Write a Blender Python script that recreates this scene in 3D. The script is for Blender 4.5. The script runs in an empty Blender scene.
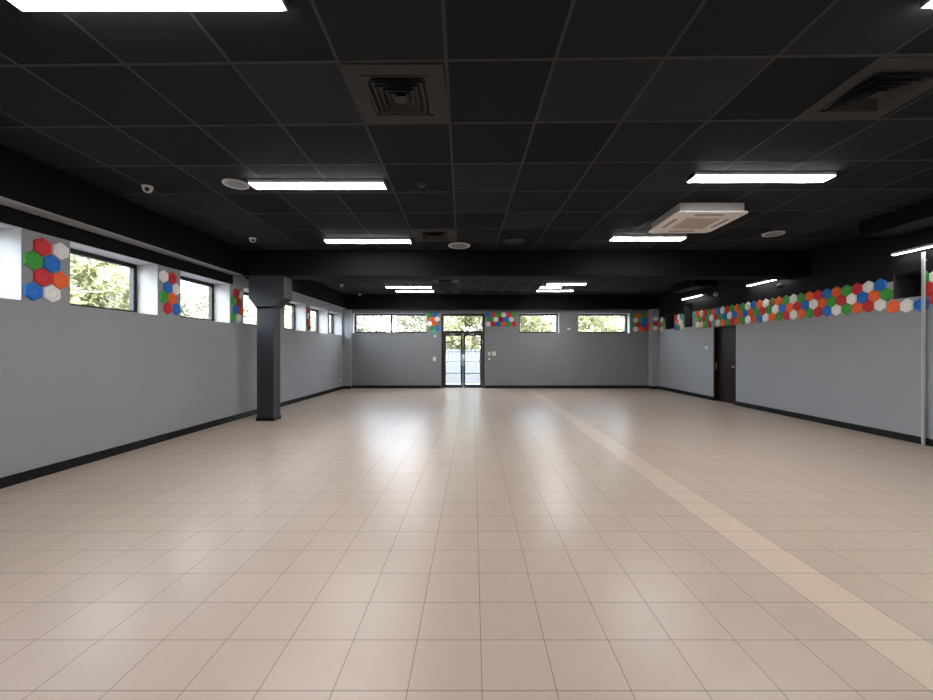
import bpy, bmesh, math, random
from mathutils import Vector, Matrix
random.seed(7)
S = bpy.context.scene
C = S.collection
PI = math.pi

# ------------------------------------------------------------------ constants
H = 1.5            # eye height
F = 400.0          # focal length in pixels of the 933 px wide frame
CX, CY = 473.0, 350.0
ZC = 3.615         # ceiling
YB = 15.67         # back wall
YF = -4.2          # wall behind the camera
XR = 7.14          # right wall
ZS = 3.075          # underside of beams and soffits
K = 0.008         # the left wall runs slightly inwards
C0 = -5.12 - 4.3 * K
def xl(y): return C0 + K * y
def left_y(px): return C0 / ((px - CX) / F - K)
def right_y(px): return F * XR / (px - CX)
def back_x(px): return (px - CX) * YB / F

# ------------------------------------------------------------------ materials
def principled(name, col, rough=0.6, metal=0.0, spec=0.5):
    m = bpy.data.materials.new(name); m.use_nodes = True
    b = m.node_tree.nodes['Principled BSDF']
    b.inputs['Base Color'].default_value = (*col, 1)
    b.inputs['Roughness'].default_value = rough
    b.inputs['Metallic'].default_value = metal
    b.inputs['Specular IOR Level'].default_value = spec
    return m, m.node_tree, b

def mottled(name, col, rough=0.6, var=0.06, scale=4.0, bump=0.0, bscale=120, metal=0.0, spec=0.5):
    m, t, b = principled(name, col, rough, metal, spec)
    tc = t.nodes.new('ShaderNodeTexCoord')
    n = t.nodes.new('ShaderNodeTexNoise'); n.inputs['Scale'].default_value = scale; n.inputs['Detail'].default_value = 5
    r = t.nodes.new('ShaderNodeValToRGB')
    r.color_ramp.elements[0].position = 0.3; r.color_ramp.elements[1].position = 0.7
    r.color_ramp.elements[0].color = (*[c * (1 - var) for c in col], 1)
    r.color_ramp.elements[1].color = (*[min(1, c * (1 + var)) for c in col], 1)
    t.links.new(tc.outputs['Object'], n.inputs['Vector'])
    t.links.new(n.outputs['Fac'], r.inputs['Fac'])
    t.links.new(r.outputs['Color'], b.inputs['Base Color'])
    if bump:
        n2 = t.nodes.new('ShaderNodeTexNoise'); n2.inputs['Scale'].default_value = bscale
        bp = t.nodes.new('ShaderNodeBump'); bp.inputs['Strength'].default_value = bump; bp.inputs['Distance'].default_value = 0.004
        t.links.new(tc.outputs['Object'], n2.inputs['Vector'])
        t.links.new(n2.outputs['Fac'], bp.inputs['Height'])
        t.links.new(bp.outputs['Normal'], b.inputs['Normal'])
    return m

def math_node(t, op, a, b=None):
    n = t.nodes.new('ShaderNodeMath'); n.operation = op
    for i, v in enumerate((a, b)):
        if v is None: continue
        if isinstance(v, (int, float)): n.inputs[i].default_value = v
        else: t.links.new(v, n.inputs[i])
    return n.outputs[0]

M = {}
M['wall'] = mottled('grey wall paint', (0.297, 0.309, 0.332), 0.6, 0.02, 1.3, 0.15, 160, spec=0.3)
M['wall_end'] = mottled('grey wall paint with backlit shade', (0.220, 0.230, 0.248), 0.6, 0.02, 1.3, 0.15, 160, spec=0.3)  # wall grey darkened: the back wall's backlit shade is put into the colour
M['wall_black'] = mottled('black wall paint', (0.009, 0.009, 0.0105), 0.7, 0.1, 2.0, 0.1, 160, spec=0.15)
M['beam'] = mottled('black beam paint', (0.005, 0.0053, 0.0062), 0.7, 0.1, 2.0, 0.1, 120, spec=0.10)
M['soffit_under'] = mottled('soffit underside', (0.30, 0.29, 0.28), 0.6, 0.05, 3)
M['reveal'] = mottled('white window reveal', (0.50, 0.485, 0.48), 0.6, 0.02, 3)
M['column'] = mottled('slate column paint', (0.033, 0.035, 0.043), 0.5, 0.05, 2, 0.1, 140, spec=0.3)
M['baseboard'] = mottled('black skirting', (0.008, 0.008, 0.009), 0.5, 0.1, 6, spec=0.2)
M['niche'] = mottled('charcoal niche lining', (0.062, 0.060, 0.064), 0.7, 0.1, 3, spec=0.2)
M['frame'] = mottled('dark brown aluminium', (0.011, 0.009, 0.0085), 0.45, 0.08, 8)
M['door'] = mottled('dark wenge door', (0.016, 0.0065, 0.006), 0.5, 0.25, 3, spec=0.2)
M['steel'] = mottled('brushed steel', (0.62, 0.62, 0.62), 0.3, 0.05, 30, metal=1.0)
M['white'] = mottled('white plastic', (0.72, 0.71, 0.69), 0.45, 0.02, 12)
M['acwhite'] = mottled('warm white plastic', (0.93, 0.88, 0.82), 0.5, 0.02, 12)
M['acbody'] = mottled('grey casing', (0.34, 0.33, 0.32), 0.6, 0.03, 12)
M['acdark'] = mottled('grey grille', (0.66, 0.59, 0.52), 0.6, 0.05, 40)
M['grey'] = mottled('grey plastic', (0.30, 0.30, 0.30), 0.5, 0.04, 12)
M['black'] = mottled('black metal', (0.010, 0.010, 0.010), 0.45, 0.1, 12)
M['vent'] = mottled('charcoal vent metal', (0.011, 0.011, 0.011), 0.5, 0.08, 10)
M['panel'] = mottled('charcoal vent tile', (0.023, 0.0235, 0.024), 0.7, 0.06, 6)
M['tbar'] = mottled('ceiling grid bar', (0.046, 0.046, 0.047), 0.7, 0.05, 6, spec=0.15)
M['trunking'] = mottled('pale cable duct', (0.42, 0.42, 0.44), 0.4, 0.03, 6)
M['stone'] = mottled('pale paving', (0.095, 0.105, 0.115), 0.8, 0.12, 0.6)
M['render'] = mottled('white render', (0.40, 0.40, 0.40), 0.8, 0.04, 0.5)
M['fence'] = mottled('pale blue grey fence', (0.125, 0.143, 0.165), 0.5, 0.05, 3)
M['bark'] = mottled('bark', (0.16, 0.12, 0.09), 0.9, 0.3, 6)
HEXCOL = {
    'red': (0.64, 0.026, 0.036), 'orange': (0.90, 0.14, 0.03), 'green': (0.05, 0.36, 0.05),
    'blue': (0.008, 0.175, 0.63), 'white': (0.90, 0.89, 0.87), 'teal': (0.10, 0.42, 0.33),
    'cream': (0.78, 0.66, 0.45), 'brown': (0.20, 0.16, 0.06), 'crimson': (0.38, 0.010, 0.05),
}
for k, c in HEXCOL.items():
    M['hex_' + k] = mottled('hexagon ' + k, c, 0.6, 0.05, 18)

def emission(name, col, s):
    m = bpy.data.materials.new(name); m.use_nodes = True
    t = m.node_tree; t.nodes.clear()
    e = t.nodes.new('ShaderNodeEmission'); o = t.nodes.new('ShaderNodeOutputMaterial')
    e.inputs['Color'].default_value = (*col, 1); e.inputs['Strength'].default_value = s
    t.links.new(e.outputs[0], o.inputs['Surface'])
    return m
LAMP = 56.0
M['lamp'] = emission('lamp diffuser', (1.0, 0.975, 0.95), LAMP)
M['lamp_far'] = emission('dimmer lamp diffuser', (1.0, 0.97, 0.94), LAMP * 0.75)
M['lamp_small'] = emission('wall lamp diffuser', (1.0, 0.97, 0.93), LAMP * 0.42)

def glass_mat():
    m = bpy.data.materials.new('window glass'); m.use_nodes = True
    t = m.node_tree; t.nodes.clear()
    o = t.nodes.new('ShaderNodeOutputMaterial'); mx = t.nodes.new('ShaderNodeMixShader')
    tr = t.nodes.new('ShaderNodeBsdfTransparent'); gl = t.nodes.new('ShaderNodeBsdfGlossy')
    fr = t.nodes.new('ShaderNodeFresnel')
    ge = t.nodes.new('ShaderNodeNewGeometry')      # a thin pane reflects the same from both sides
    t.links.new(math_node(t, 'POWER', 1.45, math_node(t, 'SUBTRACT', 1.0, math_node(t, 'MULTIPLY', ge.outputs['Backfacing'], 2.0))), fr.inputs['IOR'])
    gl.inputs['Roughness'].default_value = 0.02
    tr.inputs['Color'].default_value = (0.96, 0.98, 0.98, 1)
    t.links.new(fr.outputs[0], mx.inputs[0]); t.links.new(tr.outputs[0], mx.inputs[1])
    t.links.new(gl.outputs[0], mx.inputs[2]); t.links.new(mx.outputs[0], o.inputs['Surface'])
    return m
M['glass'] = glass_mat()

def leaf_mat(name, c1, c2):
    m, t, b = principled(name, c1, 0.55)
    g = t.nodes.new('ShaderNodeNewGeometry')
    r = t.nodes.new('ShaderNodeValToRGB')
    r.color_ramp.elements[0].color = (*c1, 1); r.color_ramp.elements[1].color = (*c2, 1)
    t.links.new(g.outputs['Random Per Island'], r.inputs['Fac'])
    t.links.new(r.outputs['Color'], b.inputs['Base Color'])
    tl = t.nodes.new('ShaderNodeBsdfTranslucent'); mx = t.nodes.new('ShaderNodeMixShader')
    mx.inputs[0].default_value = 0.4
    t.links.new(r.outputs['Color'], tl.inputs['Color'])
    t.links.new(b.outputs[0], mx.inputs[1]); t.links.new(tl.outputs[0], mx.inputs[2])
    t.links.new(mx.outputs[0], t.nodes['Material Output'].inputs['Surface'])
    return m
M['leaf'] = leaf_mat('yellow green leaves', (0.17, 0.185, 0.075), (0.33, 0.335, 0.20))
M['leaf_pale'] = leaf_mat('pale green leaves', (0.22, 0.235, 0.15), (0.40, 0.405, 0.33))

# floor: beige tiles, one paler column of tiles, fine dark joints
def floor_mat():
    m, t, b = principled('beige floor tiles', (0.5, 0.42, 0.35), 0.3)
    tc = t.nodes.new('ShaderNodeTexCoord'); sp = t.nodes.new('ShaderNodeSeparateXYZ')
    t.links.new(tc.outputs['Object'], sp.inputs[0])
    u = math_node(t, 'DIVIDE', math_node(t, 'SUBTRACT', sp.outputs[0], 0.040), 0.3287)
    v = math_node(t, 'DIVIDE', math_node(t, 'SUBTRACT', sp.outputs[1], 1.7606), 0.309)
    fu, fv = math_node(t, 'FLOOR', u), math_node(t, 'FLOOR', v)
    cu, cv = math_node(t, 'FRACT', u), math_node(t, 'FRACT', v)
    def edge(f, w):
        d = math_node(t, 'MINIMUM', f, math_node(t, 'SUBTRACT', 1.0, f))
        return math_node(t, 'LESS_THAN', d, w)
    joint = math_node(t, 'MAXIMUM', edge(cu, 0.0050), edge(cv, 0.0058))
    cell = t.nodes.new('ShaderNodeCombineXYZ'); t.links.new(fu, cell.inputs[0]); t.links.new(fv, cell.inputs[1])
    wn = t.nodes.new('ShaderNodeTexWhiteNoise'); wn.noise_dimensions = '2D'; t.links.new(cell.outputs[0], wn.inputs['Vector'])
    n1 = t.nodes.new('ShaderNodeTexNoise'); n1.inputs['Scale'].default_value = 90; n1.inputs['Detail'].default_value = 8
    n2 = t.nodes.new('ShaderNodeTexNoise'); n2.inputs['Scale'].default_value = 2.2; n2.inputs['Detail'].default_value = 3
    t.links.new(tc.outputs['Object'], n1.inputs['Vector']); t.links.new(tc.outputs['Object'], n2.inputs['Vector'])
    strip = math_node(t, 'MULTIPLY', math_node(t, 'GREATER_THAN', fu, 5.5), math_node(t, 'LESS_THAN', fu, 6.5))
    val = math_node(t, 'ADD', 0.875, math_node(t, 'MULTIPLY', wn.outputs['Value'], 0.05))
    val = math_node(t, 'ADD', val, math_node(t, 'MULTIPLY', n1.outputs['Fac'], 0.05))
    val = math_node(t, 'ADD', val, math_node(t, 'MULTIPLY', n2.outputs['Fac'], 0.06))
    val = math_node(t, 'ADD', val, math_node(t, 'MULTIPLY', strip, 0.20))
    vm = t.nodes.new('ShaderNodeVectorMath'); vm.operation = 'SCALE'
    vm.inputs[0].default_value = (0.500, 0.405, 0.334); t.links.new(val, vm.inputs['Scale'])
    mx = t.nodes.new('ShaderNodeMix'); mx.data_type = 'RGBA'
    t.links.new(joint, mx.inputs[0]); t.links.new(vm.outputs[0], mx.inputs[6]); mx.inputs[7].default_value = (0.16, 0.115, 0.09, 1)
    t.links.new(mx.outputs[2], b.inputs['Base Color'])
    ro = math_node(t, 'ADD', 0.295, math_node(t, 'MULTIPLY', n2.outputs['Fac'], 0.02))
    ro = math_node(t, 'ADD', ro, math_node(t, 'MULTIPLY', joint, 0.4))
    t.links.new(ro, b.inputs['Roughness'])
    hgt = math_node(t, 'MULTIPLY', joint, -1.0)
    bp = t.nodes.new('ShaderNodeBump'); bp.inputs['Strength'].default_value = 0.25; bp.inputs['Distance'].default_value = 0.002
    t.links.new(hgt, bp.inputs['Height']); t.links.new(bp.outputs['Normal'], b.inputs['Normal'])
    b.inputs['Specular IOR Level'].default_value = 0.45
    return m
M['floor'] = floor_mat()

GU0, GUP, GUS = 0.598, 0.7934, 0.0255      # ceiling grid: column origin, pitch, drift with depth
GV0, GVP, GVS = 2.918, 0.808, 0.0165       # rows
def gx(k, y): return GU0 + GUP * k - GUS * (y - GV0)
def gy(j, x): return GV0 + GVP * j - GVS * x
def ceiling_mat():
    m, t, b = principled('charcoal ceiling tiles', (0.02, 0.02, 0.02), 0.85, spec=0.10)
    tc = t.nodes.new('ShaderNodeTexCoord'); sp = t.nodes.new('ShaderNodeSeparateXYZ')
    t.links.new(tc.outputs['Object'], sp.inputs[0])
    u = math_node(t, 'ADD', sp.outputs[0], math_node(t, 'MULTIPLY', math_node(t, 'SUBTRACT', sp.outputs[1], GV0), GUS))
    u = math_node(t, 'FLOOR', math_node(t, 'DIVIDE', math_node(t, 'SUBTRACT', u, GU0), GUP))
    v = math_node(t, 'ADD', sp.outputs[1], math_node(t, 'MULTIPLY', sp.outputs[0], GVS))
    v = math_node(t, 'FLOOR', math_node(t, 'DIVIDE', math_node(t, 'SUBTRACT', v, GV0), GVP))
    cell = t.nodes.new('ShaderNodeCombineXYZ'); t.links.new(u, cell.inputs[0]); t.links.new(v, cell.inputs[1])
    wn = t.nodes.new('ShaderNodeTexWhiteNoise'); wn.noise_dimensions = '2D'; t.links.new(cell.outputs[0], wn.inputs['Vector'])
    n1 = t.nodes.new('ShaderNodeTexNoise'); n1.inputs['Scale'].default_value = 160; n1.inputs['Detail'].default_value = 6
    t.links.new(tc.outputs['Object'], n1.inputs['Vector'])
    p = math_node(t, 'POWER', wn.outputs['Value'], 2.0)
    val = math_node(t, 'ADD', 0.0155, math_node(t, 'MULTIPLY', p, 0.016))
    val = math_node(t, 'MULTIPLY', val, math_node(t, 'ADD', 0.8, math_node(t, 'MULTIPLY', n1.outputs['Fac'], 0.4)))
    vm = t.nodes.new('ShaderNodeVectorMath'); vm.operation = 'SCALE'
    vm.inputs[0].default_value = (0.93, 1.03, 1.12); t.links.new(val, vm.inputs['Scale'])
    t.links.new(vm.outputs[0], b.inputs['Base Color'])
    bp = t.nodes.new('ShaderNodeBump'); bp.inputs['Strength'].default_value = 0.2; bp.inputs['Distance'].default_value = 0.002
    t.links.new(n1.outputs['Fac'], bp.inputs['Height']); t.links.new(bp.outputs['Normal'], b.inputs['Normal'])
    return m
M['ceiling'] = ceiling_mat()

# ------------------------------------------------------------------ mesh helpers
def hexa(bm, pts, mi=0):
    """box from 8 points: bottom ring 0-3, top ring 4-7"""
    v = [bm.verts.new(p) for p in pts]
    for f in ((3, 2, 1, 0), (4, 5, 6, 7), (0, 1, 5, 4), (1, 2, 6, 5), (2, 3, 7, 6), (3, 0, 4, 7)):
        fc = bm.faces.new([v[i] for i in f]); fc.material_index = mi
def box(bm, x0, x1, y0, y1, z0, z1, mi=0, fn=None):
    pts = [(x0, y0, z0), (x1, y0, z0), (x1, y1, z0), (x0, y1, z0), (x0, y0, z1), (x1, y0, z1), (x1, y1, z1), (x0, y1, z1)]
    hexa(bm, [fn(*p) for p in pts] if fn else pts, mi)
def bevel_box(bm, x0, x1, y0, y1, z0, z1, r=0.004, seg=2, mi=0):
    t = bmesh.new(); box(t, x0, x1, y0, y1, z0, z1, mi)
    bmesh.ops.bevel(t, geom=t.edges[:], offset=r, segments=seg, affect='EDGES', profile=0.5)
    for f in t.faces: f.material_index = mi
    merge(bm, t)
def merge(bm, t):
    me = bpy.data.meshes.new('tmp'); t.to_mesh(me); t.free(); bm.from_mesh(me); bpy.data.meshes.remove(me)
def lathe(bm, prof, n=32, cx=0, cy=0, mi=0, axis='Z', cz=0):
    """profile [(radius, height)] turned round an axis"""
    rings = []
    for r, h in prof:
        ring = []
        for i in range(n):
            a = 2 * PI * i / n
            if axis == 'Z': p = (cx + r * math.cos(a), cy + r * math.sin(a), cz + h)
            elif axis == 'X': p = (cx + h, cy + r * math.cos(a), cz + r * math.sin(a))
            else: p = (cx + r * math.cos(a), cy + h, cz + r * math.sin(a))
            ring.append(bm.verts.new(p))
        rings.append(ring)
    for a, b in zip(rings, rings[1:]):
        for i in range(n):
            f = bm.faces.new((a[i], a[(i + 1) % n], b[(i + 1) % n], b[i])); f.material_index = mi; f.smooth = True
    for ring in (rings[0], rings[-1]):
        f = bm.faces.new(ring); f.material_index = mi
def ring_frame(bm, ro, ri, z0, z1, mi=0, slope=0.0):
    """square ring: outer half size ro, inner ri; the inner edge may sit higher by slope"""
    o = [(-ro, -ro), (ro, -ro), (ro, ro), (-ro, ro)]; q = [(-ri, -ri), (ri, -ri), (ri, ri), (-ri, ri)]
    for i in range(4):
        j = (i + 1) % 4
        hexa(bm, [(*o[i], z0), (*o[j], z0), (*q[j], z0 + slope), (*q[i], z0 + slope),
                  (*o[i], z1), (*o[j], z1), (*q[j], z1 + slope), (*q[i], z1 + slope)], mi)
def obj(name, bm, mats, parent=None, loc=(0, 0, 0), rot=0.0, clean=True):
    if clean:
        bmesh.ops.recalc_face_normals(bm, faces=bm.faces[:])
    me = bpy.data.meshes.new(name); bm.to_mesh(me); bm.free()
    for m in (mats if isinstance(mats, (list, tuple)) else [mats]): me.materials.append(m)
    o = bpy.data.objects.new(name, me); C.objects.link(o)
    o.location = loc; o.rotation_euler = (0, 0, rot)
    if parent: o.parent = parent
    return o
def tag(o, label, cat, group=None, kind=None):
    o['label'] = label; o['category'] = cat
    if group: o['group'] = group
    if kind: o['kind'] = kind
    return o
def thing(name, label, cat, loc=(0, 0, 0), rot=0.0, group=None, kind=None):
    o = bpy.data.objects.new(name, None); C.objects.link(o); o.empty_display_size = 0.1
    o.location = loc; o.rotation_euler = (0, 0, rot)
    return tag(o, label, cat, group, kind)
def dup(root, loc, rot, label, group=None):
    r = root.copy(); C.objects.link(r); r.location = loc; r.rotation_euler = (0, 0, rot); r['label'] = label
    if group: r['group'] = group
    for ch in list(root.children):
        c = ch.copy(); C.objects.link(c); c.parent = r
        for g in ch.children:
            d = g.copy(); C.objects.link(d); d.parent = c
    return r
def struct(name, bm, mats, label, cat, parent=None):
    return tag(obj(name, bm, mats, parent), label, cat, kind='structure')

def wall_cells(bm, a0, a1, z0, z1, openings, put, asplit=(), zsplit=()):
    """wall face a (along) by z, cut into boxes round rectangular openings (a0,a1,z0,z1)"""
    A = sorted({a0, a1, *asplit, *[o[0] for o in openings], *[o[1] for o in openings]})
    Z = sorted({z0, z1, *zsplit, *[o[2] for o in openings], *[o[3] for o in openings]})
    for i in range(len(A) - 1):
        for j in range(len(Z) - 1):
            am, zm = (A[i] + A[i + 1]) / 2, (Z[j] + Z[j + 1]) / 2
            if any(o[0] < am < o[1] and o[2] < zm < o[3] for o in openings): continue
            put(A[i], A[i + 1], Z[j], Z[j + 1])

# ------------------------------------------------------------------ room shell
TH = 0.44                                   # wall thickness
bm = bmesh.new(); box(bm, -6.2, 7.8, YF - 0.4, YB + 0.45, -0.15, 0.0)
struct('floor', bm, M['floor'], 'floor of square beige tiles with one paler row', 'floor')

# ceiling with its grid bars
bm = bmesh.new(); box(bm, -6.2, 7.8, YF - 0.4, YB + 0.6, ZC, ZC + 0.25, 0)
bw = 0.013
for k in range(-7, 10):
    xa, xb = gx(k, YF), gx(k, YB)
    if min(xa, xb) < -4.62 or max(xa, xb) > 7.05: continue
    hexa(bm, [(xa - bw, YF, ZC - 0.0025), (xa + bw, YF, ZC - 0.0025), (xb + bw, YB, ZC - 0.0025), (xb - bw, YB, ZC - 0.0025),
              (xa - bw, YF, ZC), (xa + bw, YF, ZC), (xb + bw, YB, ZC), (xb - bw, YB, ZC)], 1)
for j in range(-8, 16):
    ya, yb = gy(j, -4.75), gy(j, 7.05)
    if min(ya, yb) < YF + .1 or max(ya, yb) > YB - .1: continue
    hexa(bm, [(-4.75, ya - bw, ZC - 0.0022), (7.05, yb - bw, ZC - 0.0022), (7.05, yb + bw, ZC - 0.0022), (-4.75, ya + bw, ZC - 0.0022),
              (-4.75, ya - bw, ZC), (7.05, yb - bw, ZC), (7.05, yb + bw, ZC), (-4.75, ya + bw, ZC)], 1)
struct('ceiling', bm, [M['ceiling'], M['tbar']], 'charcoal suspended ceiling of large square tiles', 'ceiling')

# left wall with deep window openings
LW = [(2.85, left_y(22)), (left_y(70), left_y(158)), (left_y(180.5), left_y(230)), (left_y(243.5), left_y(275)),
      (left_y(284.4), left_y(306)), (left_y(310.5), left_y(327.8)), (left_y(329.4), 15.38)]
LZ0, LZ1 = 2.06, 2.885
def lput(y, d, z): return (xl(y) - d, y, z)
bm = bmesh.new()
wall_cells(bm, YF, YB + 0.3, -0.02, ZC, [(a, b, LZ0, LZ1) for a, b in LW],
           lambda a0, a1, z0, z1: box(bm, a0, a1, 0, TH, z0, z1, 0, lambda a, d, z: lput(a, d, z)))
# white plastered linings of the openings
for a, b in LW:
    for q in ((a, a + .006, LZ0, LZ1), (b - .006, b, LZ0, LZ1), (a, b, LZ1 - .006, LZ1), (a, b, LZ0, LZ0 + .006)):
        box(bm, q[0], q[1], 0.004, 0.40, q[2], q[3], 1, lambda a, d, z: lput(a, d, z))
struct('wall_left', bm, [M['wall'], M['reveal']], 'grey left wall with a high row of deep windows', 'wall')

# back wall
BW = [(back_x(352.5), back_x(427.4)), (back_x(518.6), back_x(559.3)), (back_x(578.2), back_x(629.8))]
BD = (back_x(441.3), back_x(484.6))
BZ0, BZ1 = 2.155, 2.94
ops = [(a, b, BZ0, BZ1) for a, b in BW] + [(*BD, -0.05, 2.92)]
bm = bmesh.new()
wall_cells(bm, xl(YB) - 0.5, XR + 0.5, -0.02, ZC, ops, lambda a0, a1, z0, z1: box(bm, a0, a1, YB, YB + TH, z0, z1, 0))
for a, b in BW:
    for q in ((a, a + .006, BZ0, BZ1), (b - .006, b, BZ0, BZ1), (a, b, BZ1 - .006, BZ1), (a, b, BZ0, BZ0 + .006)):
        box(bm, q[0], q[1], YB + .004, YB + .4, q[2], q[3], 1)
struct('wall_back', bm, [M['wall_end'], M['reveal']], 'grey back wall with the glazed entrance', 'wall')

# right wall: grey below, black above; dark niches; door opening
NICHE = [(6.345, 6.80, 2.36, 2.78), (right_y(674.3), right_y(665.2), 2.26, 2.80), (right_y(692.5), right_y(684.3), 2.26, 3.05)]
RD = (10.90, 11.83, 2.16)
ZK = 2.665
bm = bmesh.new()
def rput(a0, a1, z0, z1): box(bm, XR, XR + TH, a0, a1, z0, z1, 1 if z0 > ZK - .01 else 0)
wall_cells(bm, YF, YB + 0.3, -0.02, ZC, [*NICHE, (RD[0], RD[1], -0.05, RD[2])], rput, zsplit=(ZK,))
for a, b, z0, z1 in NICHE:
    e = .006
    for q in ((a, a + e, z0, z1), (b - e, b, z0, z1), (a, b, z1 - e, z1), (a, b, z0, z0 + e)):
        box(bm, XR + .004, XR + .40, q[0], q[1], q[2], q[3], 2)
    box(bm, XR + .385, XR + TH, a, b, z0, z1, 1)
box(bm, XR + .2, XR + TH, RD[0] - .01, RD[1] + .01, -0.02, RD[2] + .01, 2)
struct('wall_right', bm, [M['wall'], M['wall_black'], M['niche']], 'grey right wall, black above, with dark niches', 'wall')

bm = bmesh.new(); box(bm, -6.2, 7.8, YF - 0.3, YF, -0.02, ZC)
struct('wall_front', bm, M['wall'], 'grey wall behind the viewer', 'wall')

# skirtings
bh, bt = 0.115, 0.018
bm = bmesh.new(); box(bm, YF, YB, -bt, 0.0, 0.0, bh, 0, lambda a, d, z: lput(a, d, z))
struct('baseboard_left', bm, M['baseboard'], 'black skirting along the left wall', 'baseboard')
bm = bmesh.new(); box(bm, -4.74, BD[0] - .02, YB - bt, YB, 0, bh); box(bm, BD[1] + .02, 6.86, YB - bt, YB, 0, bh)
struct('baseboard_back', bm, M['baseboard'], 'black skirting along the back wall', 'baseboard')
bm = bmesh.new(); box(bm, XR - bt, XR, YF, RD[0] - .04, 0, bh); box(bm, XR - bt, XR, RD[1] + .04, YB - .35, 0, bh)
struct('baseboard_right', bm, M['baseboard'], 'black skirting along the right wall', 'baseboard')

# beams, soffits, boxed ducts
BY0, BY1 = 8.46, 8.95
bm = bmesh.new(); box(bm, -4.87, XR, BY0, BY1, 3.07, ZC)
struct('trim_1', bm, M['beam'], 'black ceiling beam crossing the hall above the column', 'beam')
bm = bmesh.new(); box(bm, xl(YB), XR, 15.36, YB, 3.075, ZC)
struct('trim_2', bm, M['beam'], 'black beam along the top of the back wall', 'beam')
def soffit(y0, y1, zb):
    b = bmesh.new()
    box(b, 0, 1, y0, y1, zb + .012, ZC, 0, lambda s, y, z: (-4.87 + s * (xl(y) + 4.87), y, z))
    box(b, 0, 1, y0, y1, zb, zb + .012, 1, lambda s, y, z: (-4.87 + s * (xl(y) + 4.87), y, z))
    return b
struct('trim_3', soffit(YF, BY0, ZS), [M['beam'], M['soffit_under']], 'long black soffit above the left windows, near bay', 'soffit')
struct('trim_4', soffit(BY1, 15.36, ZS), [M['beam'], M['soffit_under']], 'black soffit above the left windows, beyond the column', 'soffit')
bm = bmesh.new(); box(bm, YF, 8.46, -0.012, 0.0, 2.885, ZS, 0, lambda a, d, z: lput(a, d, z))
struct('trim_5', bm, M['beam'], 'black band above the near left windows', 'trim')
bm = bmesh.new(); box(bm, 6.40, XR, YF, 6.63, 3.367, ZC)
struct('trim_6', bm, M['beam'], 'black boxed duct under the ceiling, near right', 'duct')
bm = bmesh.new(); box(bm, 6.47, XR, 11.67, 13.1, 3.367, ZC)
struct('trim_7', bm, M['beam'], 'black boxed duct under the ceiling, far right', 'duct')
# corner pilasters
bm = bmesh.new(); box(bm, xl(15.45) - .02, -4.74, 15.44, YB, 0, 3.06); box(bm, xl(15.45), -4.722, 15.422, YB, 0, bh, 1)
struct('trim_8', bm, [M['wall'], M['baseboard']], 'grey corner pilaster at the far left', 'pilaster')
bm = bmesh.new(); box(bm, 6.87, XR, 15.35, YB, 0, 3.075); box(bm, 6.852, XR, 15.332, YB, 0, bh, 1)
struct('trim_9', bm, [M['wall'], M['baseboard']], 'grey corner pilaster at the far right', 'pilaster')

# column with chamfered capital
col = thing('column', 'dark slate square column with flared capital near the left wall', 'column', (-4.39, 8.60, 0), kind='structure')
bm = bmesh.new(); box(bm, -.175, .175, -.15, .15, 0, 2.42); obj('shaft', bm, M['column'], col)
bm = bmesh.new()
hexa(bm, [(-.175, -.15, 2.38), (.175, -.15, 2.38), (.175, .15, 2.38), (-.175, .15, 2.38), (-.35, -.15, 2.60), (.39, -.15, 2.60), (.39, .24, 2.60), (-.35, .24, 2.60)])
box(bm, -.35, .39, -.15, .24, 2.60, 3.07); obj('capital', bm, M['column'], col)
bm = bmesh.new(); box(bm, -.19, .19, -.165, .165, 0, .075); obj('base', bm, M['baseboard'], col)

# ------------------------------------------------------------------ windows
def frame_window(name, label, along, z0, z1, place, mull=(), fw=0.05):
    """window in an opening; place(a, d, z) -> world, d measured outwards from the room face"""
    root = thing(name, label, 'window', place((along[0] + along[1]) / 2, 0.36, z0), kind='structure')
    off = Vector(root.location)
    P = lambda a, d, z: tuple(Vector(place(a, d, z)) - off)
    a0, a1 = along
    b = bmesh.new(); d0, d1 = .335, .405
    for q in ((a0, a1, z0, z0 + fw), (a0, a1, z1 - fw, z1), (a0, a0 + fw, z0 + fw, z1 - fw), (a1 - fw, a1, z0 + fw, z1 - fw)):
        box(b, q[0], q[1], d0, d1, q[2], q[3], 0, P)
    for m in mull:
        box(b, m - fw * .55, m + fw * .55, d0, d1, z0 + fw, z1 - fw, 0, P)
    obj('window_frame', b, M['frame'], root)
    edges = [a0 + fw] + [e for m in mull for e in (m - fw * .55, m + fw * .55)] + [a1 - fw]
    for i in range(0, len(edges), 2):
        b = bmesh.new(); box(b, edges[i], edges[i + 1], .366, .374, z0 + fw, z1 - fw, 0, P)
        obj('pane', b, M['glass'], root)
    return root
LWL = ['window in the left wall at the photo edge, only its white reveal showing',
       'left wall window right of the nearest hexagon cluster, tree behind',
       'left wall window between the second and third hexagon clusters',
       'left wall window half hidden behind the slate column',
       'left wall window just right of the slate column',
       'left wall window just past the sliver of red hexagons',
       'last left wall window beside the far left corner']
for i, (a, b) in enumerate(LW):
    mull = [(a + b) / 2] if i == 6 else []
    frame_window(f'window_{i+1}', LWL[i], (a + .006, b - .006), LZ0 + .006, LZ1 - .006, lput, mull, 0.065)
BWL = ['wide two-pane window at the left of the back wall', 'short single-pane window right of the hexagons on the back wall',
       'longer single-pane window at the right of the back wall']
for i, (a, b) in enumerate(BW):
    mull = [back_x(391.7) * (YB + .3) / YB] if i == 0 else []
    frame_window(f'window_{i+8}', BWL[i], (a + .006, b - .006), BZ0 + .006, BZ1 - .006, lambda a, d, z: (a, YB + d - .06, z), mull, 0.065)

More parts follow.
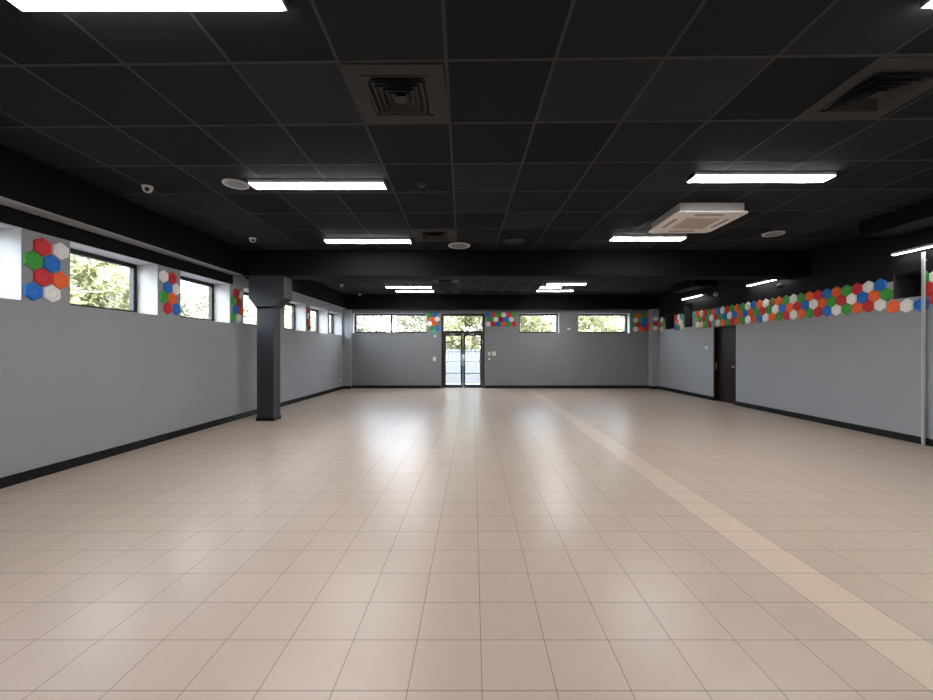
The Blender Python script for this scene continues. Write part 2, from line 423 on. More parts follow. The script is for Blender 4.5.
# ------------------------------------------------------------------ glazed double entrance (back wall)
dx0, dx1 = BD; dw = dx1 - dx0; yd = YB + 0.05
door = thing('door_1', 'dark framed glazed double door with a glass transom', 'door', ((dx0 + dx1) / 2, yd, 0), kind='structure')
hw = dw / 2
bm = bmesh.new(); fw = .085
box(bm, -hw, -hw + fw, 0, .09, 0, 2.92); box(bm, hw - fw, hw, 0, .09, 0, 2.92)
box(bm, -hw + fw, hw - fw, 0, .09, 2.84, 2.92); box(bm, -hw + fw, hw - fw, 0, .09, 2.15, 2.25)
obj('door_frame', bm, M['frame'], door)
bm = bmesh.new(); box(bm, -hw + fw, hw - fw, .04, .048, 2.25, 2.84); obj('transom_pane', bm, M['glass'], door)
for s in (-1, 1):
    bm = bmesh.new(); st = .082
    l0, l1 = (-hw + fw + .004, -.006) if s < 0 else (.006, hw - fw - .004)
    y0, y1 = .015, .07
    box(bm, l0, l0 + st, y0, y1, .01, 2.145); box(bm, l1 - st, l1, y0, y1, .01, 2.145)
    box(bm, l0 + st, l1 - st, y0, y1, .01, .13); box(bm, l0 + st, l1 - st, y0, y1, 2.06, 2.145)
    leaf = obj('door_leaf', bm, M['frame'], door)
    bm = bmesh.new(); box(bm, l0 + st, l1 - st, .04, .048, .13, 2.06); obj('pane', bm, M['glass'], leaf)
    hx = (l1 - .03) if s < 0 else (l0 + .03)
    bm = bmesh.new()
    lathe(bm, [(.014, .90), (.014, 1.32)], 12, hx, -.055)
    for z in (.97, 1.25): lathe(bm, [(.009, -.055), (.009, .016)], 10, hx, 0, axis='Y', cz=z)
    obj('pull_handle', bm, M['steel'], leaf)
    bm = bmesh.new(); lathe(bm, [(.016, l0 + .05), (.016, l1 - .09)] if s < 0 else [(.016, l0 + .09), (.016, l1 - .05)], 12, 0, -.035, axis='X', cz=1.06)
    obj('push_bar', bm, M['steel'], leaf)
    mx = (l0 + l1) / 2
    bm = bmesh.new(); bevel_box(bm, mx - .13, mx + .07, -.03, .015, 2.085, 2.135, .006); obj('door_closer', bm, M['grey'], leaf)

# ------------------------------------------------------------------ dark door in the right wall
door = thing('door_2', 'dark brown flush door in the right wall with steel lever', 'door', (XR, (RD[0] + RD[1]) / 2, 0), kind='structure')
hw = (RD[1] - RD[0]) / 2
bm = bmesh.new()
box(bm, -.008, .16, -hw - .035, -hw + .012, 0, RD[2] + .03); box(bm, -.008, .16, hw - .012, hw + .035, 0, RD[2] + .03)
box(bm, -.008, .16, -hw + .012, hw - .012, RD[2] - .014, RD[2] + .03)
obj('door_frame', bm, M['door'], door)
bm = bmesh.new(); bevel_box(bm, .10, .145, -hw + .015, hw - .015, .008, RD[2] - .018, .003); leaf = obj('door_leaf', bm, M['door'], door)
def lever(yc, sgn, xf):
    b = bmesh.new()
    lathe(b, [(.026, 0), (.026, -.008), (.022, -.010)], 20, xf, yc, axis='X', cz=1.03)
    lathe(b, [(.009, -.008), (.009, -.05)], 12, xf, yc, axis='X', cz=1.03)
    bevel_box(b, xf - .058, xf - .042, min(yc, yc + sgn * .125), max(yc, yc + sgn * .125), 1.02, 1.04, .006)
    lathe(b, [(.022, 0), (.022, -.008)], 20, xf, yc, axis='X', cz=.91)
    return b
obj('door_handle', lever(-hw + .085, 1, .10), M['steel'], leaf)
bm = bmesh.new(); bevel_box(bm, .02, .075, hw - .017, hw - .012, .92, 1.12, .002); obj('strike_plate', bm, M['steel'], door)

# ------------------------------------------------------------------ hexagon panels
def hex_mesh(color, w, h):
    """pointy-top hexagon in the XZ plane facing -Y, raised rim and dished centre facets"""
    b = bmesh.new()
    def ring(s, y):
        out = []
        for i in range(6):
            a = PI / 2 + i * PI / 3
            out.append(b.verts.new((s * w / 2 * math.cos(a) / math.cos(PI / 6), y, s * h / 2 * math.sin(a))))
        return out
    prof = [(0.965, 0.0), (0.965, -.014), (0.88, -.026), (0.58, -.031), (0.46, -.024), (0.30, -.028)]
    rings = [ring(*p) for p in prof]
    for a, c in zip(rings, rings[1:]):
        for i in range(6): b.faces.new((a[i], a[(i + 1) % 6], c[(i + 1) % 6], c[i]))
    b.faces.new(rings[-1]); b.faces.new(rings[0])
    bmesh.ops.recalc_face_normals(b, faces=b.faces[:])
    me = bpy.data.meshes.new('hexagon_panel'); b.to_mesh(me); b.free(); me.materials.append(M['hex_' + color])
    return me
_hexes = {}
HN = 0
def hexagon(color, loc, rot, label, group, w=.208, h=.238):
    global HN
    key = (color, w, h)
    if key not in _hexes: _hexes[key] = hex_mesh(color, w, h)
    o = bpy.data.objects.new('hexagon_panel', _hexes[key]); C.objects.link(o)
    o.location = loc; o.rotation_euler = (0, 0, rot); HN += 1
    return tag(o, label, 'wall panel', group)
ORD = ['zeroth', 'first', 'second', 'third', 'fourth', 'fifth', 'sixth', 'seventh', 'eighth', 'ninth', 'tenth', 'eleventh',
       'twelfth', 'thirteenth', 'fourteenth', 'fifteenth', 'sixteenth', 'seventeenth', 'eighteenth', 'nineteenth', 'twentieth']
LET = {'r': 'red', 'o': 'orange', 'g': 'green', 'b': 'blue', 'w': 'white', 't': 'teal', 'c': 'cream', 'n': 'brown', 'm': 'crimson'}
# right wall, three rows, listed from the near niche to the far wall
GR = 'hexagon panels along the right wall'
PITCH, DZ, Z3 = 0.2105, 0.174, 2.287
Y0R = 7.003
top = 'bwrgobrogwgonwobwgogrwbo' + 'grcot'
mid = 'gobwrgowbrobwgrgobobwbgr' + 'wgrg'
bot = 'wrogwbrgowrgowbowgorgowt' + 'rgcw'
ROWS = [('top', top, 0.0, Z3 + 2 * DZ), ('middle', mid, 0.5, Z3 + DZ), ('bottom', bot, 0.0, Z3)]
door_c = (RD[0] + RD[1]) / 2
for rn, seq, off, z in ROWS:
    first = 7.003 if rn != 'middle' else 7.003 - .5 * PITCH
    ys = [first + i * PITCH for i in range(len(seq))]
    if rn == 'middle': ys = [6.90 + i * PITCH for i in range(len(seq))]
    near = [i for i, y in enumerate(ys) if y < RD[0] - .1]
    over = [i for i, y in enumerate(ys) if RD[0] - .1 <= y <= RD[1] + .1]
    far = [i for i, y in enumerate(ys) if y > RD[1] + .1]
    for i, (ch, y) in enumerate(zip(seq, ys)):
        if y > NICHE[2][0] - .11: continue
        c = LET[ch]
        if i in near:
            n, m = i + 1, near[-1] - i + 1
            lab = (f'{c} hexagon panel, {rn} row, {ORD[n]} past the near right niche' if n <= m
                   else f'{c} hexagon panel, {rn} row, {ORD[m]} right of the brown door')
        elif i in over:
            lab = f'{c} hexagon panel above the brown door, {rn} row, {ORD[i - over[0] + 1]} from its handle side'
        else:
            lab = f'{c} hexagon panel, {rn} row, {ORD[i - far[-1 if False else 0] + 1]} left of the brown door'
        hexagon(c, (XR - .001, y, z), -PI / 2, lab, GR)
# under the near niche and round the pale cable duct
for ch, y, z, lab in (('o', 6.785, 2.235, 'orange hexagon panel below the near right niche, left of a white one'),
                      ('w', 6.574, 2.225, 'white hexagon panel below the near right niche, between orange and blue'),
                      ('b', 6.366, 2.225, 'blue hexagon panel partly behind the pale vertical cable duct')):
    hexagon(LET[ch], (XR - .001, y, z), -PI / 2, lab, GR)
for ch, y, z, w_, lab in (('g', 6.294, 2.635, .088, 'narrow green hexagon panel behind the cable duct, top row'),
                          ('w', 6.145, 2.635, .208, 'white hexagon panel at the right photo edge, top row'),
                          ('r', 6.246, 2.461, .208, 'red hexagon panel at the right photo edge, middle row'),
                          ('r', 6.145, 2.285, .208, 'red hexagon panel at the right photo edge, bottom row')):
    hexagon(LET[ch], (XR - .001, y, z), -PI / 2, lab, GR, w_)
# far segments between the niches
def segment(ys_even, ys_odd, rows, place, gname, rownames=('top', 'second', 'third', 'fourth', 'fifth'), side='left'):
    pos = {1: ['only'], 2: ['left', 'right'], 3: ['left', 'middle', 'right']}
    for r, seq in enumerate(rows):
        cols = ys_even if r % 2 == 0 else ys_odd
        for i, ch in enumerate(seq):
            if ch == '.': continue
            n = len(seq)
            p = pos[n][i] if n in pos else ORD[i + 1] + ' from the left'
            yield LET[ch], cols[i], r, f'{LET[ch]} hexagon panel {place}, {rownames[r]} row, {p}'
a, b = NICHE[2][1], NICHE[1][0]           # 13.5 .. 14.17
mid_y = (a + b) / 2
for c, y, r, lab in segment([mid_y + .208, mid_y, mid_y - .208], [mid_y + .104, mid_y - .104], ['rwt', 'ow', 'bgc'], 'between the two far right niches', GR):
    hexagon(c, (XR - .001, y, Z3 + (2 - r) * DZ), -PI / 2, lab, GR)
for c, y, r, lab in segment([15.10], [15.20, 14.99], ['w', 'rg', 'c'], 'between far right corner and niche', GR):
    hexagon(c, (XR - .001, y, Z3 + (2 - r) * DZ), -PI / 2, lab, GR)
# faces of the far right pilaster
for ch, z, w_ in (('w', 2.70, 'upper'), ('r', 2.52, 'middle'), ('c', 2.34, 'lower')):
    hexagon(LET[ch], (7.002, 15.349, z), 0, f'{LET[ch]} hexagon panel on the far right corner pilaster, {w_} one', 'hexagon panels on the back wall', .200, .178)

GB = 'hexagon panels on the back wall'
def bz(py): return H + (CY - py) * YB / F
# beside the two-pane window (left of the entrance)
for ch, px, py, lab in (('g', 429.9, 314.6, 'green hexagon panel between two-pane window and entrance, topmost on left'),
                        ('b', 435.1, 314.6, 'blue hexagon panel between two-pane window and entrance, topmost on right'),
                        ('o', 432.1, 319.1, 'orange hexagon panel between two-pane window and entrance, left of white one'),
                        ('w', 437.3, 319.1, 'white hexagon panel between two-pane window and entrance, upper right'),
                        ('w', 429.4, 323.6, 'white hexagon panel touching the two-pane window, third row down'),
                        ('o', 434.6, 323.6, 'orange hexagon panel between two-pane window and entrance, in the centre'),
                        ('g', 431.9, 328.1, 'green hexagon panel between two-pane window and entrance, lower left'),
                        ('b', 437.1, 328.1, 'blue hexagon panel between two-pane window and entrance, lower right'),
                        ('t', 434.4, 332.6, 'teal hexagon panel between two-pane window and entrance, lowest of all')):
    hexagon(LET[ch], (back_x(px), YB - .001, bz(py)), 0, lab, GB, .200, .232)
# between the entrance and the short window
for rn, seq, x0, py in (('top', 'brgwrg', 488.1, 314.8), ('middle', 'rgwmbwr', 485.7 + 0.2, 319.4), ('bottom', 'wrbogr', 488.1, 324.0)):
    xs = [x0 + 5.18 * i for i in range(len(seq))]
    if rn == 'middle': xs = [485.5 + 5.18 * (i) + 5.18 * 0 for i in range(len(seq))]
    for i, (ch, px) in enumerate(zip(seq, xs)):
        if px > 516.4 or px < 487: continue
        k = i if rn == 'middle' else i + 1
        hexagon(LET[ch], (back_x(px), YB - .001, bz(py)), 0,
                f'{LET[ch]} hexagon panel right of the glazed entrance, {rn} row, {ORD[k]} from the door', GB, .200, .232)
# right end of the back wall
ROWC = [('top', 'gogo', 632.9, 315.6), ('second', 'wtbw', 635.5, 320.1), ('third', 'grbr', 632.9, 324.6), ('bottom', 'wor', 635.5, 329.1)]
for rn, seq, x0, py in ROWC:
    for i, ch in enumerate(seq):
        px = x0 + 5.18 * i
        if px > 649.6: continue
        hexagon(LET[ch], (back_x(px), YB - .001, bz(py)), 0,
                f'{LET[ch]} hexagon panel right of the longer back window, {rn} row, {ORD[i + 1]} from window', GB, .200, .232)

# left wall clusters on the piers
GL = 'hexagon panels on the left wall piers'
RL = math.acos(K)
def cluster(y0, rows, offs, place, pitch=.225, w=.215, h=.246, ztop=2.77, dz=.187):
    names = ['top', 'second', 'third', 'bottom']
    for r, seq in enumerate(rows):
        for i, ch in enumerate(seq):
            y = y0 + (i + offs[r]) * pitch
            side = ('left', 'right')[i]
            hexagon(LET[ch], (xl(y) + .001, y, ztop - r * dz), RL,
                    f'{LET[ch]} hexagon panel in {place}, {names[r]} row, {side} one', GL, w, h)
cluster(left_y(22) + .106, ['rw', 'gb', 'ro', 'bw'], [.5, 0, .5, 0], 'the nearest left wall cluster', pitch=.202, w=.198, h=.231, ztop=2.722, dz=.180)
cluster(left_y(158) + .104, ['wr', 'bw', 'go', 'rb'], [0, .5, 0, .5], 'the second left wall cluster', pitch=.184, w=.182, h=.218, ztop=2.713, dz=.172)
cluster(left_y(230) + .097, ['rw', 'gr', 'bo', 'gw'], [.5, 0, .5, 0], 'the left wall cluster beside the column', pitch=.180, w=.177, h=.219, ztop=2.711, dz=.175)
cluster(left_y(306) + .105, ['rg', 'wr', 'rw', 'gr'], [0, 0, 0, 0], 'the sliver of panels beyond the column', pitch=.14, w=.135, h=.20, ztop=2.722, dz=.178)

# ------------------------------------------------------------------ ceiling fittings
def linear_light(name, label, loc, rot, length, group, w=.19, h=.05, mat='lamp'):
    t = thing(name, label, 'light', loc, rot, group)
    L = length / 2
    hd = h * .82
    b = bmesh.new(); bevel_box(b, -L, L, -w / 2, w / 2, -hd, 0, .003, 1); obj('housing', b, M['white'], t)
    b = bmesh.new(); bevel_box(b, -L + .012, L - .012, -w / 2 + .004, w / 2 - .004, -h, -hd, .008, 2); obj('diffuser', b, M[mat], t)
    for s in (-1, 1):
        b = bmesh.new(); bevel_box(b, min(s * L, s * (L - .012)), max(s * L, s * (L - .012)), -w / 2 - .002, w / 2 + .002, -h - .002, 0, .003); obj('end_cap', b, M['white'], t)
    return t
GLT = 'linear lights on the ceiling'
def clight(px0, px1, py, label, length=None):
    y = F * (ZC - .045 - H) / (CY - py)
    x0, x1 = (px0 - CX) * y / F, (px1 - CX) * y / F
    if length: x1 = x0 + length
    linear_light('linear_light', label, ((x0 + x1) / 2, y, ZC - .001), 0, x1 - x0, GLT, mat='lamp_far' if y > 9 else 'lamp')
clight(3, 281, -3.5, 'white linear ceiling light at the top left corner of the photo')
clight(252, 385.5, 186, 'white linear ceiling light beyond the big left vent, beside round speaker')
clight(325.5, 411, 241.7, 'white linear ceiling light on the left, just before the black beam')
clight(386, 431.7, 287.4, 'white linear ceiling light beyond the beam, left pair, nearer one')
clight(396, 434, 291.6, 'white linear ceiling light beyond the beam, left pair, farther one')
clight(937, 1210, -6, 'white linear ceiling light cut off by the top right corner', 1.68)
clight(690.5, 829.5, 178.8, 'white linear ceiling light on the right, before the air conditioner')
clight(611, 684, 239, 'white linear ceiling light on the right, beneath the air conditioner')
clight(546.5, 585.5, 284.4, 'white linear ceiling light beyond the beam, right trio, nearest')
clight(540, 561, 287.6, 'white linear ceiling light beyond the beam, right trio, middle')
clight(536.8, 573, 291.0, 'white linear ceiling light beyond the beam, right trio, farthest')
# lamps of the same rows behind the viewer
for x, y, lab in ((-1.97, -0.2, 'white linear ceiling light behind the viewer, left row'), (3.45, -0.2, 'white linear ceiling light behind the viewer, right row')):
    linear_light('linear_light', lab, (x, y, ZC - .001), 0, 1.68, GLT)
# linear lights on brackets along the black top of the right wall
GWL = 'linear lights along the right wall'
def wlight(y0, y1, z, label):
    t = linear_light('linear_light', label, (7.03, (y0 + y1) / 2, z + .03), PI / 2, y1 - y0, GWL, .055, .045, 'lamp_small')
    b = bmesh.new(); L = (y1 - y0) / 2 - .2
    for s in (-1, 1): box(b, s * L - .015, s * L + .015, -(XR - 7.03), .02, 0, .012)
    obj('bracket', b, M['black'], t)
wlight(5.2, 6.70, 3.095, 'linear wall light at the right edge above the cable duct')
wlight(9.10, 10.25, 3.145, 'linear wall light above the hexagons right of the brown door')
wlight(12.25, 13.42, 3.195, 'farthest linear wall light, above the far right niche')

# square swirl vents set in lighter ceiling tiles
def ceiling_vent(label, x, y, s=1.0):
    t = thing('ceiling_vent', label, 'vent', (x, y, ZC - .001), 0, 'square vents in the ceiling')
    b = bmesh.new(); ring_frame(b, .382, .268, -.008, 0); obj('tile_panel', b, M['panel'], t)
    b = bmesh.new(); ring_frame(b, .268, .255, -.014, 0); obj('vent_frame', b, M['vent'], t)
    b = bmesh.new(); box(b, -.256, .256, -.256, .256, -.0015, -.0005); obj('dark_throat', b, M['black'], t)
    for ro in (.222, .176, .131, .088):
        b = bmesh.new(); ring_frame(b, ro, ro - .020, -.034, -.031, 0, .026); obj('louvre_ring', b, M['vent'], t)
    b = bmesh.new(); hexa(b, [(-.046, -.046, -.030), (.046, -.046, -.030), (.046, .046, -.030), (-.046, .046, -.030), (-.03, -.03, -.006), (.03, -.03, -.006), (.03, .03, -.006), (-.03, .03, -.006)])
    obj('centre_plate', b, M['vent'], t)
    return t
v0 = ceiling_vent('large square black ceiling vent left of centre at the top', -.603, 3.335)
dup(v0, (3.305, 3.27, ZC - .001), 0, 'square black ceiling vent at the upper right of the photo')
dup(v0, (-.70, 7.375, ZC - .001), 0, 'square black ceiling vent just before the beam')
dup(v0, (-.83, 12.24, ZC - .001), 0, 'small-looking square vent just beyond the black beam')
dup(v0, (-.89, 14.62, ZC - .001), 0, 'farthest square ceiling vent, nearest the back wall')

# ceiling cassette air conditioner
ac = thing('air_conditioner', 'white square cassette air conditioner hanging under the ceiling', 'air conditioner', (3.44, 6.21, ZC))
def rsq(b, r, c, z0, z1, mi=0, r2=None):
    r2 = r2 or r
    def pts(r, z):
        o = []
        for sx, sy, a0 in ((1, 1, 0), (-1, 1, PI / 2), (-1, -1, PI), (1, -1, 1.5 * PI)):
            for i in range(5):
                a = a0 + i * PI / 8
                o.append(b.verts.new((sx * (r - c) + c * math.cos(a), sy * (r - c) + c * math.sin(a), z)))
        return o
    lo, hi = pts(r, z0), pts(r2, z1); n = len(lo)
    for i in range(n): b.faces.new((lo[i], lo[(i + 1) % n], hi[(i + 1) % n], hi[i]))
    b.faces.new(lo); b.faces.new(hi)
b = bmesh.new(); rsq(b, .470, .03, -.136, 0); obj('body', b, M['acbody'], ac)
b = bmesh.new(); rsq(b, .505, .09, -.152, -.145, 0, .52); rsq(b, .52, .09, -.145, -.135); pn = obj('panel', b, M['acwhite'], ac)
b = bmesh.new(); ring_frame(b, .285, .262, -.158, -.1525)
obj('grille_frame', b, M['acwhite'], pn)
b = bmesh.new(); box(b, -.262, .262, -.262, .262, -.154, -.1525)
for i in range(24):
    y = -.25 + i * .0217; box(b, -.26, .26, y - .004, y + .004, -.158, -.154)
obj('intake_grille', b, M['acdark'], pn)
for a in range(4):
    b = bmesh.new(); box(b, -.21, .21, -.415, -.365, -.1535, -.1515)
    o = obj('outlet_slot', b, M['black'], pn, rot=a * PI / 2)
    b = bmesh.new(); box(b, -.205, .205, -.393, -.387, -.1575, -.1545); obj('flap', b, M['acwhite'], o)

# round ceiling speakers
def round_speaker(label, x, y, r, dark=False):
    t = thing('ceiling_speaker', label, 'speaker', (x, y, ZC), 0, None if dark else 'round white ceiling speakers')
    b = bmesh.new(); lathe(b, [(r, 0), (r, -.012), (r * .96, -.020), (r * .80, -.018), (r * .80, -.003)], 40); obj('rim', b, M['black' if dark else 'white'], t)
    b = bmesh.new(); lathe(b, [(r * .79, -.008), (r * .79, -.013), (r * .4, -.017), (.005, -.018)], 40); obj('grille', b, M['black' if dark else 'grey'], t)
round_speaker('white round ceiling speaker at the left end of a linear light', -3.01, 5.08, .155)
round_speaker('large white round ceiling speaker in front of the black beam', -.28, 8.08, .225)
round_speaker('white round ceiling speaker right of the air conditioner', 5.45, 7.26, .175)
round_speaker('black round ceiling speaker right of the white one before the beam', .81, 7.78, .24, True)

def smoke_detector(label, x, y):
    t = thing('smoke_detector', label, 'smoke detector', (x, y, ZC))
    b = bmesh.new(); lathe(b, [(.062, 0), (.062, -.014), (.055, -.020)], 28); obj('base', b, M['black'], t)
    b = bmesh.new(); lathe(b, [(.046, -.020), (.046, -.034), (.03, -.048), (.004, -.05)], 28); obj('sensor_head', b, M['black'], t)
smoke_detector('small black smoke detector right of the left linear light', -.655, 5.06)

def dome_camera(label, loc, rot=0.0, wall=False, mat='white', s=1.0):
    t = thing('dome_camera', label, 'camera', loc, rot, 'dome security cameras')
    b = bmesh.new(); lathe(b, [(.062 * s, 0), (.062 * s, -.022 * s), (.056 * s, -.030 * s)], 28); obj('base', b, M[mat], t)
    b = bmesh.new()
    pr = [(.054 * s, -.030 * s)] + [(.054 * s * math.cos(a), -.036 * s - .050 * s * math.sin(a)) for a in [i * PI / 16 for i in range(8)]] + [(.002, -.086 * s)]
    lathe(b, pr, 28); dm = obj('dome', b, M[mat], t)
    b = bmesh.new(); lathe(b, [(.024 * s, -.030 * s), (.024 * s, -.056 * s), (.018 * s, -.060 * s)], 18, 0, 0, axis='Y', cz=-.055 * s); obj('lens', b, M['black'], dm)
    if wall: t.rotation_euler = (0, PI / 2, 0)      # base against the right wall
    return t
dome_camera('white dome camera at the left, above the near windows', (-4.20, 5.16, ZC - .001), .6)
dome_camera('white dome camera near the column, before the beam', (-4.16, 7.55, ZC - .001), .6)
dome_camera('white dome camera beyond the beam on the left', (-4.22, 12.9, ZC - .001), .6)
dome_camera('farthest white dome camera, near the back beam', (-4.26, 15.05, ZC - .001), .6)
dome_camera('white dome camera on the right wall above the brown door', (XR, 11.72, 3.13), wall=True)
dome_camera('grey dome camera below the wall light right of the door', (XR, 9.28, 2.985), wall=True, mat='panel')

# pale cable duct on the right wall
cd = thing('cable_duct', 'pale vertical cable duct running down the right wall', 'cable duct', (XR - .001, 6.288, 0))
b = bmesh.new(); bevel_box(b, -.060, -.040, -.002, .030, 0, 3.04, .003); obj('duct', b, M['trunking'], cd)
b = bmesh.new(); lathe(b, [(.009, 0), (.009, 3.04)], 14, -.050, -.012); obj('cable_pipe', b, M['trunking'], cd)
for z in (.35, 1.2, 2.0, 2.92):
    b = bmesh.new(); box(b, -.042, 0, .002, .026, z - .012, z + .012); obj('clip', b, M['grey'], cd)

# small wall fittings
def plate(name, label, cat, loc, rot, w, h, rocker=True, mat='white'):
    t = thing(name, label, cat, loc, rot)
    b = bmesh.new(); bevel_box(b, -w / 2, w / 2, -.012, 0, -h / 2, h / 2, .003); obj('plate', b, M[mat], t)
    b = bmesh.new()
    if rocker: bevel_box(b, -w * .3, w * .3, -.018, -.012, -h * .3, h * .3, .002)
    else: lathe(b, [(min(w, h) * .3, -.012), (min(w, h) * .26, -.018)], 20, axis='Y')
    obj('rocker' if rocker else 'socket', b, M[mat], t)
def bp(px, py): return (back_x(px), YB - .001, bz(py))
plate('wall_switch', 'small white switch left of the entrance, upper one', 'switch', bp(435, 336), 0, .085, .085)
plate('wall_keypad', 'white keypad box on the wall left of the entrance', 'keypad', bp(434.5, 359), 0, .12, .17)
plate('wall_switch', 'narrow white switch right of the entrance, upper left', 'switch', bp(489.3, 353.8), 0, .09, .13)
plate('control_panel', 'white square control box right of the entrance', 'control box', bp(494, 353.6), 0, .16, .17)
plate('wall_socket', 'small white socket right of the entrance, below the switch', 'socket', bp(489.3, 359), 0, .08, .08, False)
plate('motion_sensor', 'small white sensor between the two right back windows', 'sensor', bp(569, 329), 0, .12, .07)
plate('wall_switch', 'white switch left of the brown door, upper one', 'switch', (XR - .001, right_y(706.6), H + (CY - 347.6) * right_y(706.6) / F), -PI / 2, .13, .085)
plate('wall_switch', 'pale switch left of the brown door, lower one', 'switch', (XR - .001, right_y(708.3), H + (CY - 360.3) * right_y(708.3) / F), -PI / 2, .14, .075, mat='grey')
plate('wall_socket', 'low white socket on the left wall near the far corner', 'socket', (xl(15.1) + .001, 15.1, .36), RL, .085, .085, False)

# ------------------------------------------------------------------ outside
bm = bmesh.new(); box(bm, -60, 60, -20, 80, -.35, -.16)
struct('ground', bm, M['stone'], 'pale paved ground outside', 'ground')
def crown(rx, ry, rz, n, seed, leaf):
    rnd = random.Random(seed); b = bmesh.new()
    cl = []
    for _ in range(34):
        u, v, w = rnd.gauss(0, 1), rnd.gauss(0, 1), rnd.gauss(0, 1); l = math.sqrt(u * u + v * v + w * w) or 1
        r = rnd.uniform(.45, .95); cl.append((u / l * r * rx, v / l * r * ry, w / l * r * rz, rnd.uniform(.35, .75)))
    for _ in range(n):
        c = rnd.choice(cl)
        u, v, w = rnd.gauss(0, 1), rnd.gauss(0, 1), rnd.gauss(0, 1); l = math.sqrt(u * u + v * v + w * w) or 1
        r = c[3] * rnd.uniform(.6, 1.05)
        p = Vector((c[0] + u / l * r, c[1] + v / l * r, c[2] + w / l * r))
        t1 = Vector((rnd.uniform(-1, 1), rnd.uniform(-1, 1), rnd.uniform(-1, 1))).normalized()
        t2 = t1.cross(Vector((rnd.uniform(-1, 1), rnd.uniform(-1, 1), rnd.uniform(-1, 1)))).normalized()
        s = leaf * rnd.uniform(.6, 1.2)
        b.faces.new([b.verts.new(p - t1 * s), b.verts.new(p + t2 * s * .45), b.verts.new(p + t1 * s), b.verts.new(p - t2 * s * .45)])
    return b
def trunk(h):
    b = bmesh.new()
    lathe(b, [(.17, 0), (.12, .3), (.10, h * .6), (.06, h)], 12)
    for i in range(4):
        a = i * 1.7; 
        for q in range(3):
            f0, f1 = q / 3, (q + 1) / 3
            lathe(b, [(.05 * (1 - f0) + .015, h * .55 + f0 * h * .5), (.05 * (1 - f1) + .015, h * .55 + f1 * h * .5)], 6, math.cos(a) * (f0 + f1) * .45, math.sin(a) * (f0 + f1) * .45)
    return b
protos = {}
def tree(label, x, y, h, kind='leaf', seed=1, sc=1.0, group='trees outside the windows'):
    t = thing('leafy_tree', label, 'tree', (x, y, -.16), seed * .9, group)
    t.scale = (sc, sc, sc)
    key = (kind, seed % 2)
    if key not in protos:
        protos[key] = (crown(1.8, 1.8, 2.2, 14000, seed + 3, .11), trunk(3.0))
        c = obj('crown', protos[key][0], M[kind], t, (0, 0, 3.0), clean=False); k = obj('trunk', protos[key][1], M['bark'], t)
        protos[key] = (c.data, k.data)
    else:
        for nm, me, z in (('crown', protos[key][0], 3.0), ('trunk', protos[key][1], 0)):
            o = bpy.data.objects.new(nm, me); C.objects.link(o); o.parent = t; o.location = (0, 0, z)
    return t
tree('yellow-green tree outside the left wall window beside the nearest hexagons', -12.5, 13.2, 5, 'leaf', 1)
tree('pale tree outside the left wall window before the column', -13.2, 18.6, 5, 'leaf_pale', 2)
tree('pale tree outside the left wall window behind the column', -12.6, 24.2, 5, 'leaf_pale', 3)
tree('pale tree outside the left wall windows beyond the column', -13.0, 30.2, 5, 'leaf_pale', 4)
tree('pale tree outside the left pane of the two-pane window', -6.6, 22.5, 5, 'leaf_pale', 5, .95)
tree('pale tree outside the right pane of the two-pane window', -3.6, 27.4, 5, 'leaf_pale', 6, 1.1)
tree('yellow-green tree outside the glazed entrance', -.3, 22.6, 5, 'leaf', 7)
tree('yellow-green tree outside the short back window', 3.7, 24.6, 5, 'leaf', 8, 1.05)
tree('yellow-green tree outside the left part of the longer back window', 6.6, 21.6, 5, 'leaf', 9, .95)
tree('pale tree outside the right part of the longer back window', 9.9, 24.5, 5, 'leaf_pale', 10, 1.0)
# fence seen through the entrance
fn = thing('garden_fence', 'pale blue-grey railing fence seen through the glazed entrance', 'fence', (-.4, 20.2, -.16))
b = bmesh.new(); box(b, -3, 3, -.12, .12, 0, .42); obj('plinth', b, M['stone'], fn)
b = bmesh.new(); box(b, -3, 3, .03, .05, .42, 1.60); obj('fence_panel', b, M['fence'], fn)
for z in (.52, 1.62):
    b = bmesh.new(); box(b, -3, 3, -.02, .02, z, z + .05); obj('rail', b, M['fence'], fn)
for i in range(31):
    x = -2.97 + i * .198
    b = bmesh.new(); box(b, x - .022, x + .022, -.012, .012, .42, 1.72); obj('bar', b, M['fence'], fn)
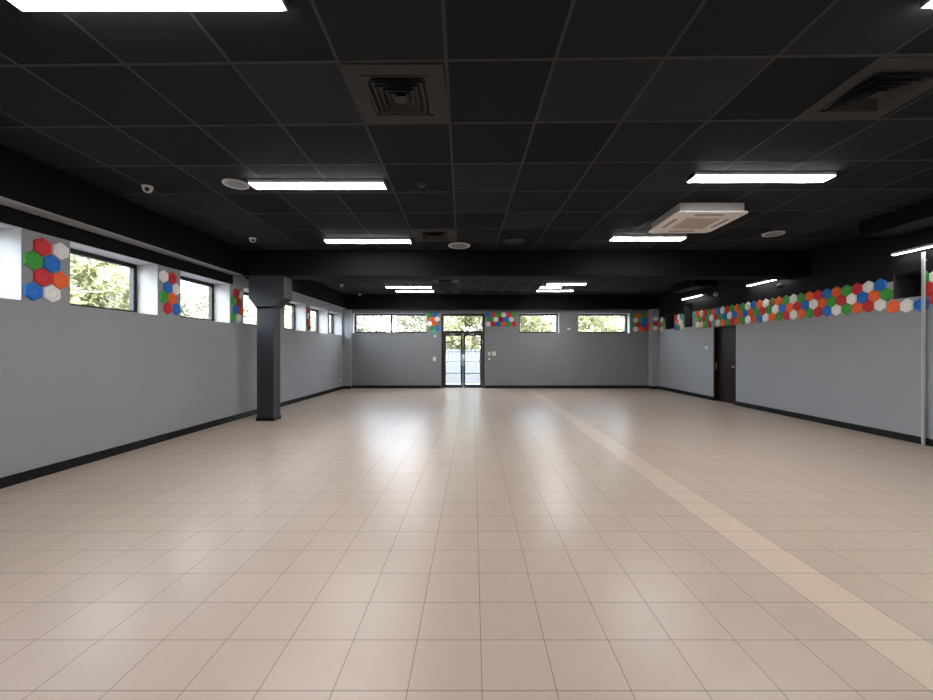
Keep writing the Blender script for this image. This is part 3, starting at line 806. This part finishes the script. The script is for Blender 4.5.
# pale buildings beyond the trees
def building(label, loc, rot, w, d, h, nx, nz):
    t = thing('apartment_building', label, 'building', loc, rot)
    b = bmesh.new(); box(b, -w / 2, w / 2, -d / 2, d / 2, 0, h); obj('walls', b, M['render'], t)
    b = bmesh.new(); box(b, -w / 2 - .15, w / 2 + .15, -d / 2 - .15, d / 2 + .15, h, h + .3); obj('parapet', b, M['stone'], t)
    for i in range(nx):
        for k in range(nz):
            x = -w / 2 + (i + .5) * w / nx; z = 1.0 + k * 2.9
            b = bmesh.new(); box(b, x - .55, x + .55, -d / 2 - .04, -d / 2 + .05, z, z + 1.4); f = obj('window', b, M['grey'], t)
            b = bmesh.new(); box(b, x - .48, x + .48, -d / 2 - .05, -d / 2 - .04, z + .07, z + 1.33); obj('pane', b, M['fence'], f)
building('white building outside beyond the left wall windows', (-24, 27, -.16), PI / 2 - .5, 14, 8, 9, 4, 3)

# ------------------------------------------------------------------ daylight
w = bpy.data.worlds.new('sky'); S.world = w; w.use_nodes = True
t = w.node_tree
sky = t.nodes.new('ShaderNodeTexSky'); sky.sky_type = 'NISHITA'; sky.sun_disc = False
sky.sun_elevation = math.radians(48); sky.sun_rotation = math.radians(140); sky.air_density = 1.0; sky.dust_density = 2.5
bg = t.nodes['Background']; bg.inputs['Strength'].default_value = 3.9
hs = t.nodes.new('ShaderNodeHueSaturation'); hs.inputs['Saturation'].default_value = 0.45   # thin bright haze
t.links.new(sky.outputs[0], hs.inputs['Color']); t.links.new(hs.outputs[0], bg.inputs['Color'])
sun = bpy.data.lights.new('sun', 'SUN'); sun.energy = 6.0; sun.angle = math.radians(1.0); sun.color = (1.0, .95, .86)
so = bpy.data.objects.new('sun', sun); C.objects.link(so); so.location = (10, -10, 20)
so.rotation_euler = Vector((-0.55, 0.62, -0.80)).to_track_quat('-Z', 'Y').to_euler()

# ------------------------------------------------------------------ camera
cam = bpy.data.cameras.new('camera'); co = bpy.data.objects.new('camera', cam); C.objects.link(co)
cam.sensor_fit = 'HORIZONTAL'; cam.sensor_width = 36.0; cam.lens = F / 933 * 36
cam.shift_x = -(CX - 466.5) / 933; cam.shift_y = 0
cam.clip_start = 0.02; cam.clip_end = 300
co.location = (0, 0, H); co.rotation_euler = (PI / 2, 0, 0)
S.camera = co
S.view_settings.view_transform = 'Standard'; S.view_settings.look = 'None'
S.view_settings.gamma = 1.0; S.view_settings.use_curve_mapping = False
S.view_settings.exposure = 0.10
S.cycles.use_denoising = True
S.cycles.max_bounces = 8; S.cycles.diffuse_bounces = 5; S.cycles.glossy_bounces = 4; S.cycles.transparent_max_bounces = 16
S.cycles.sample_clamp_indirect = 8.0
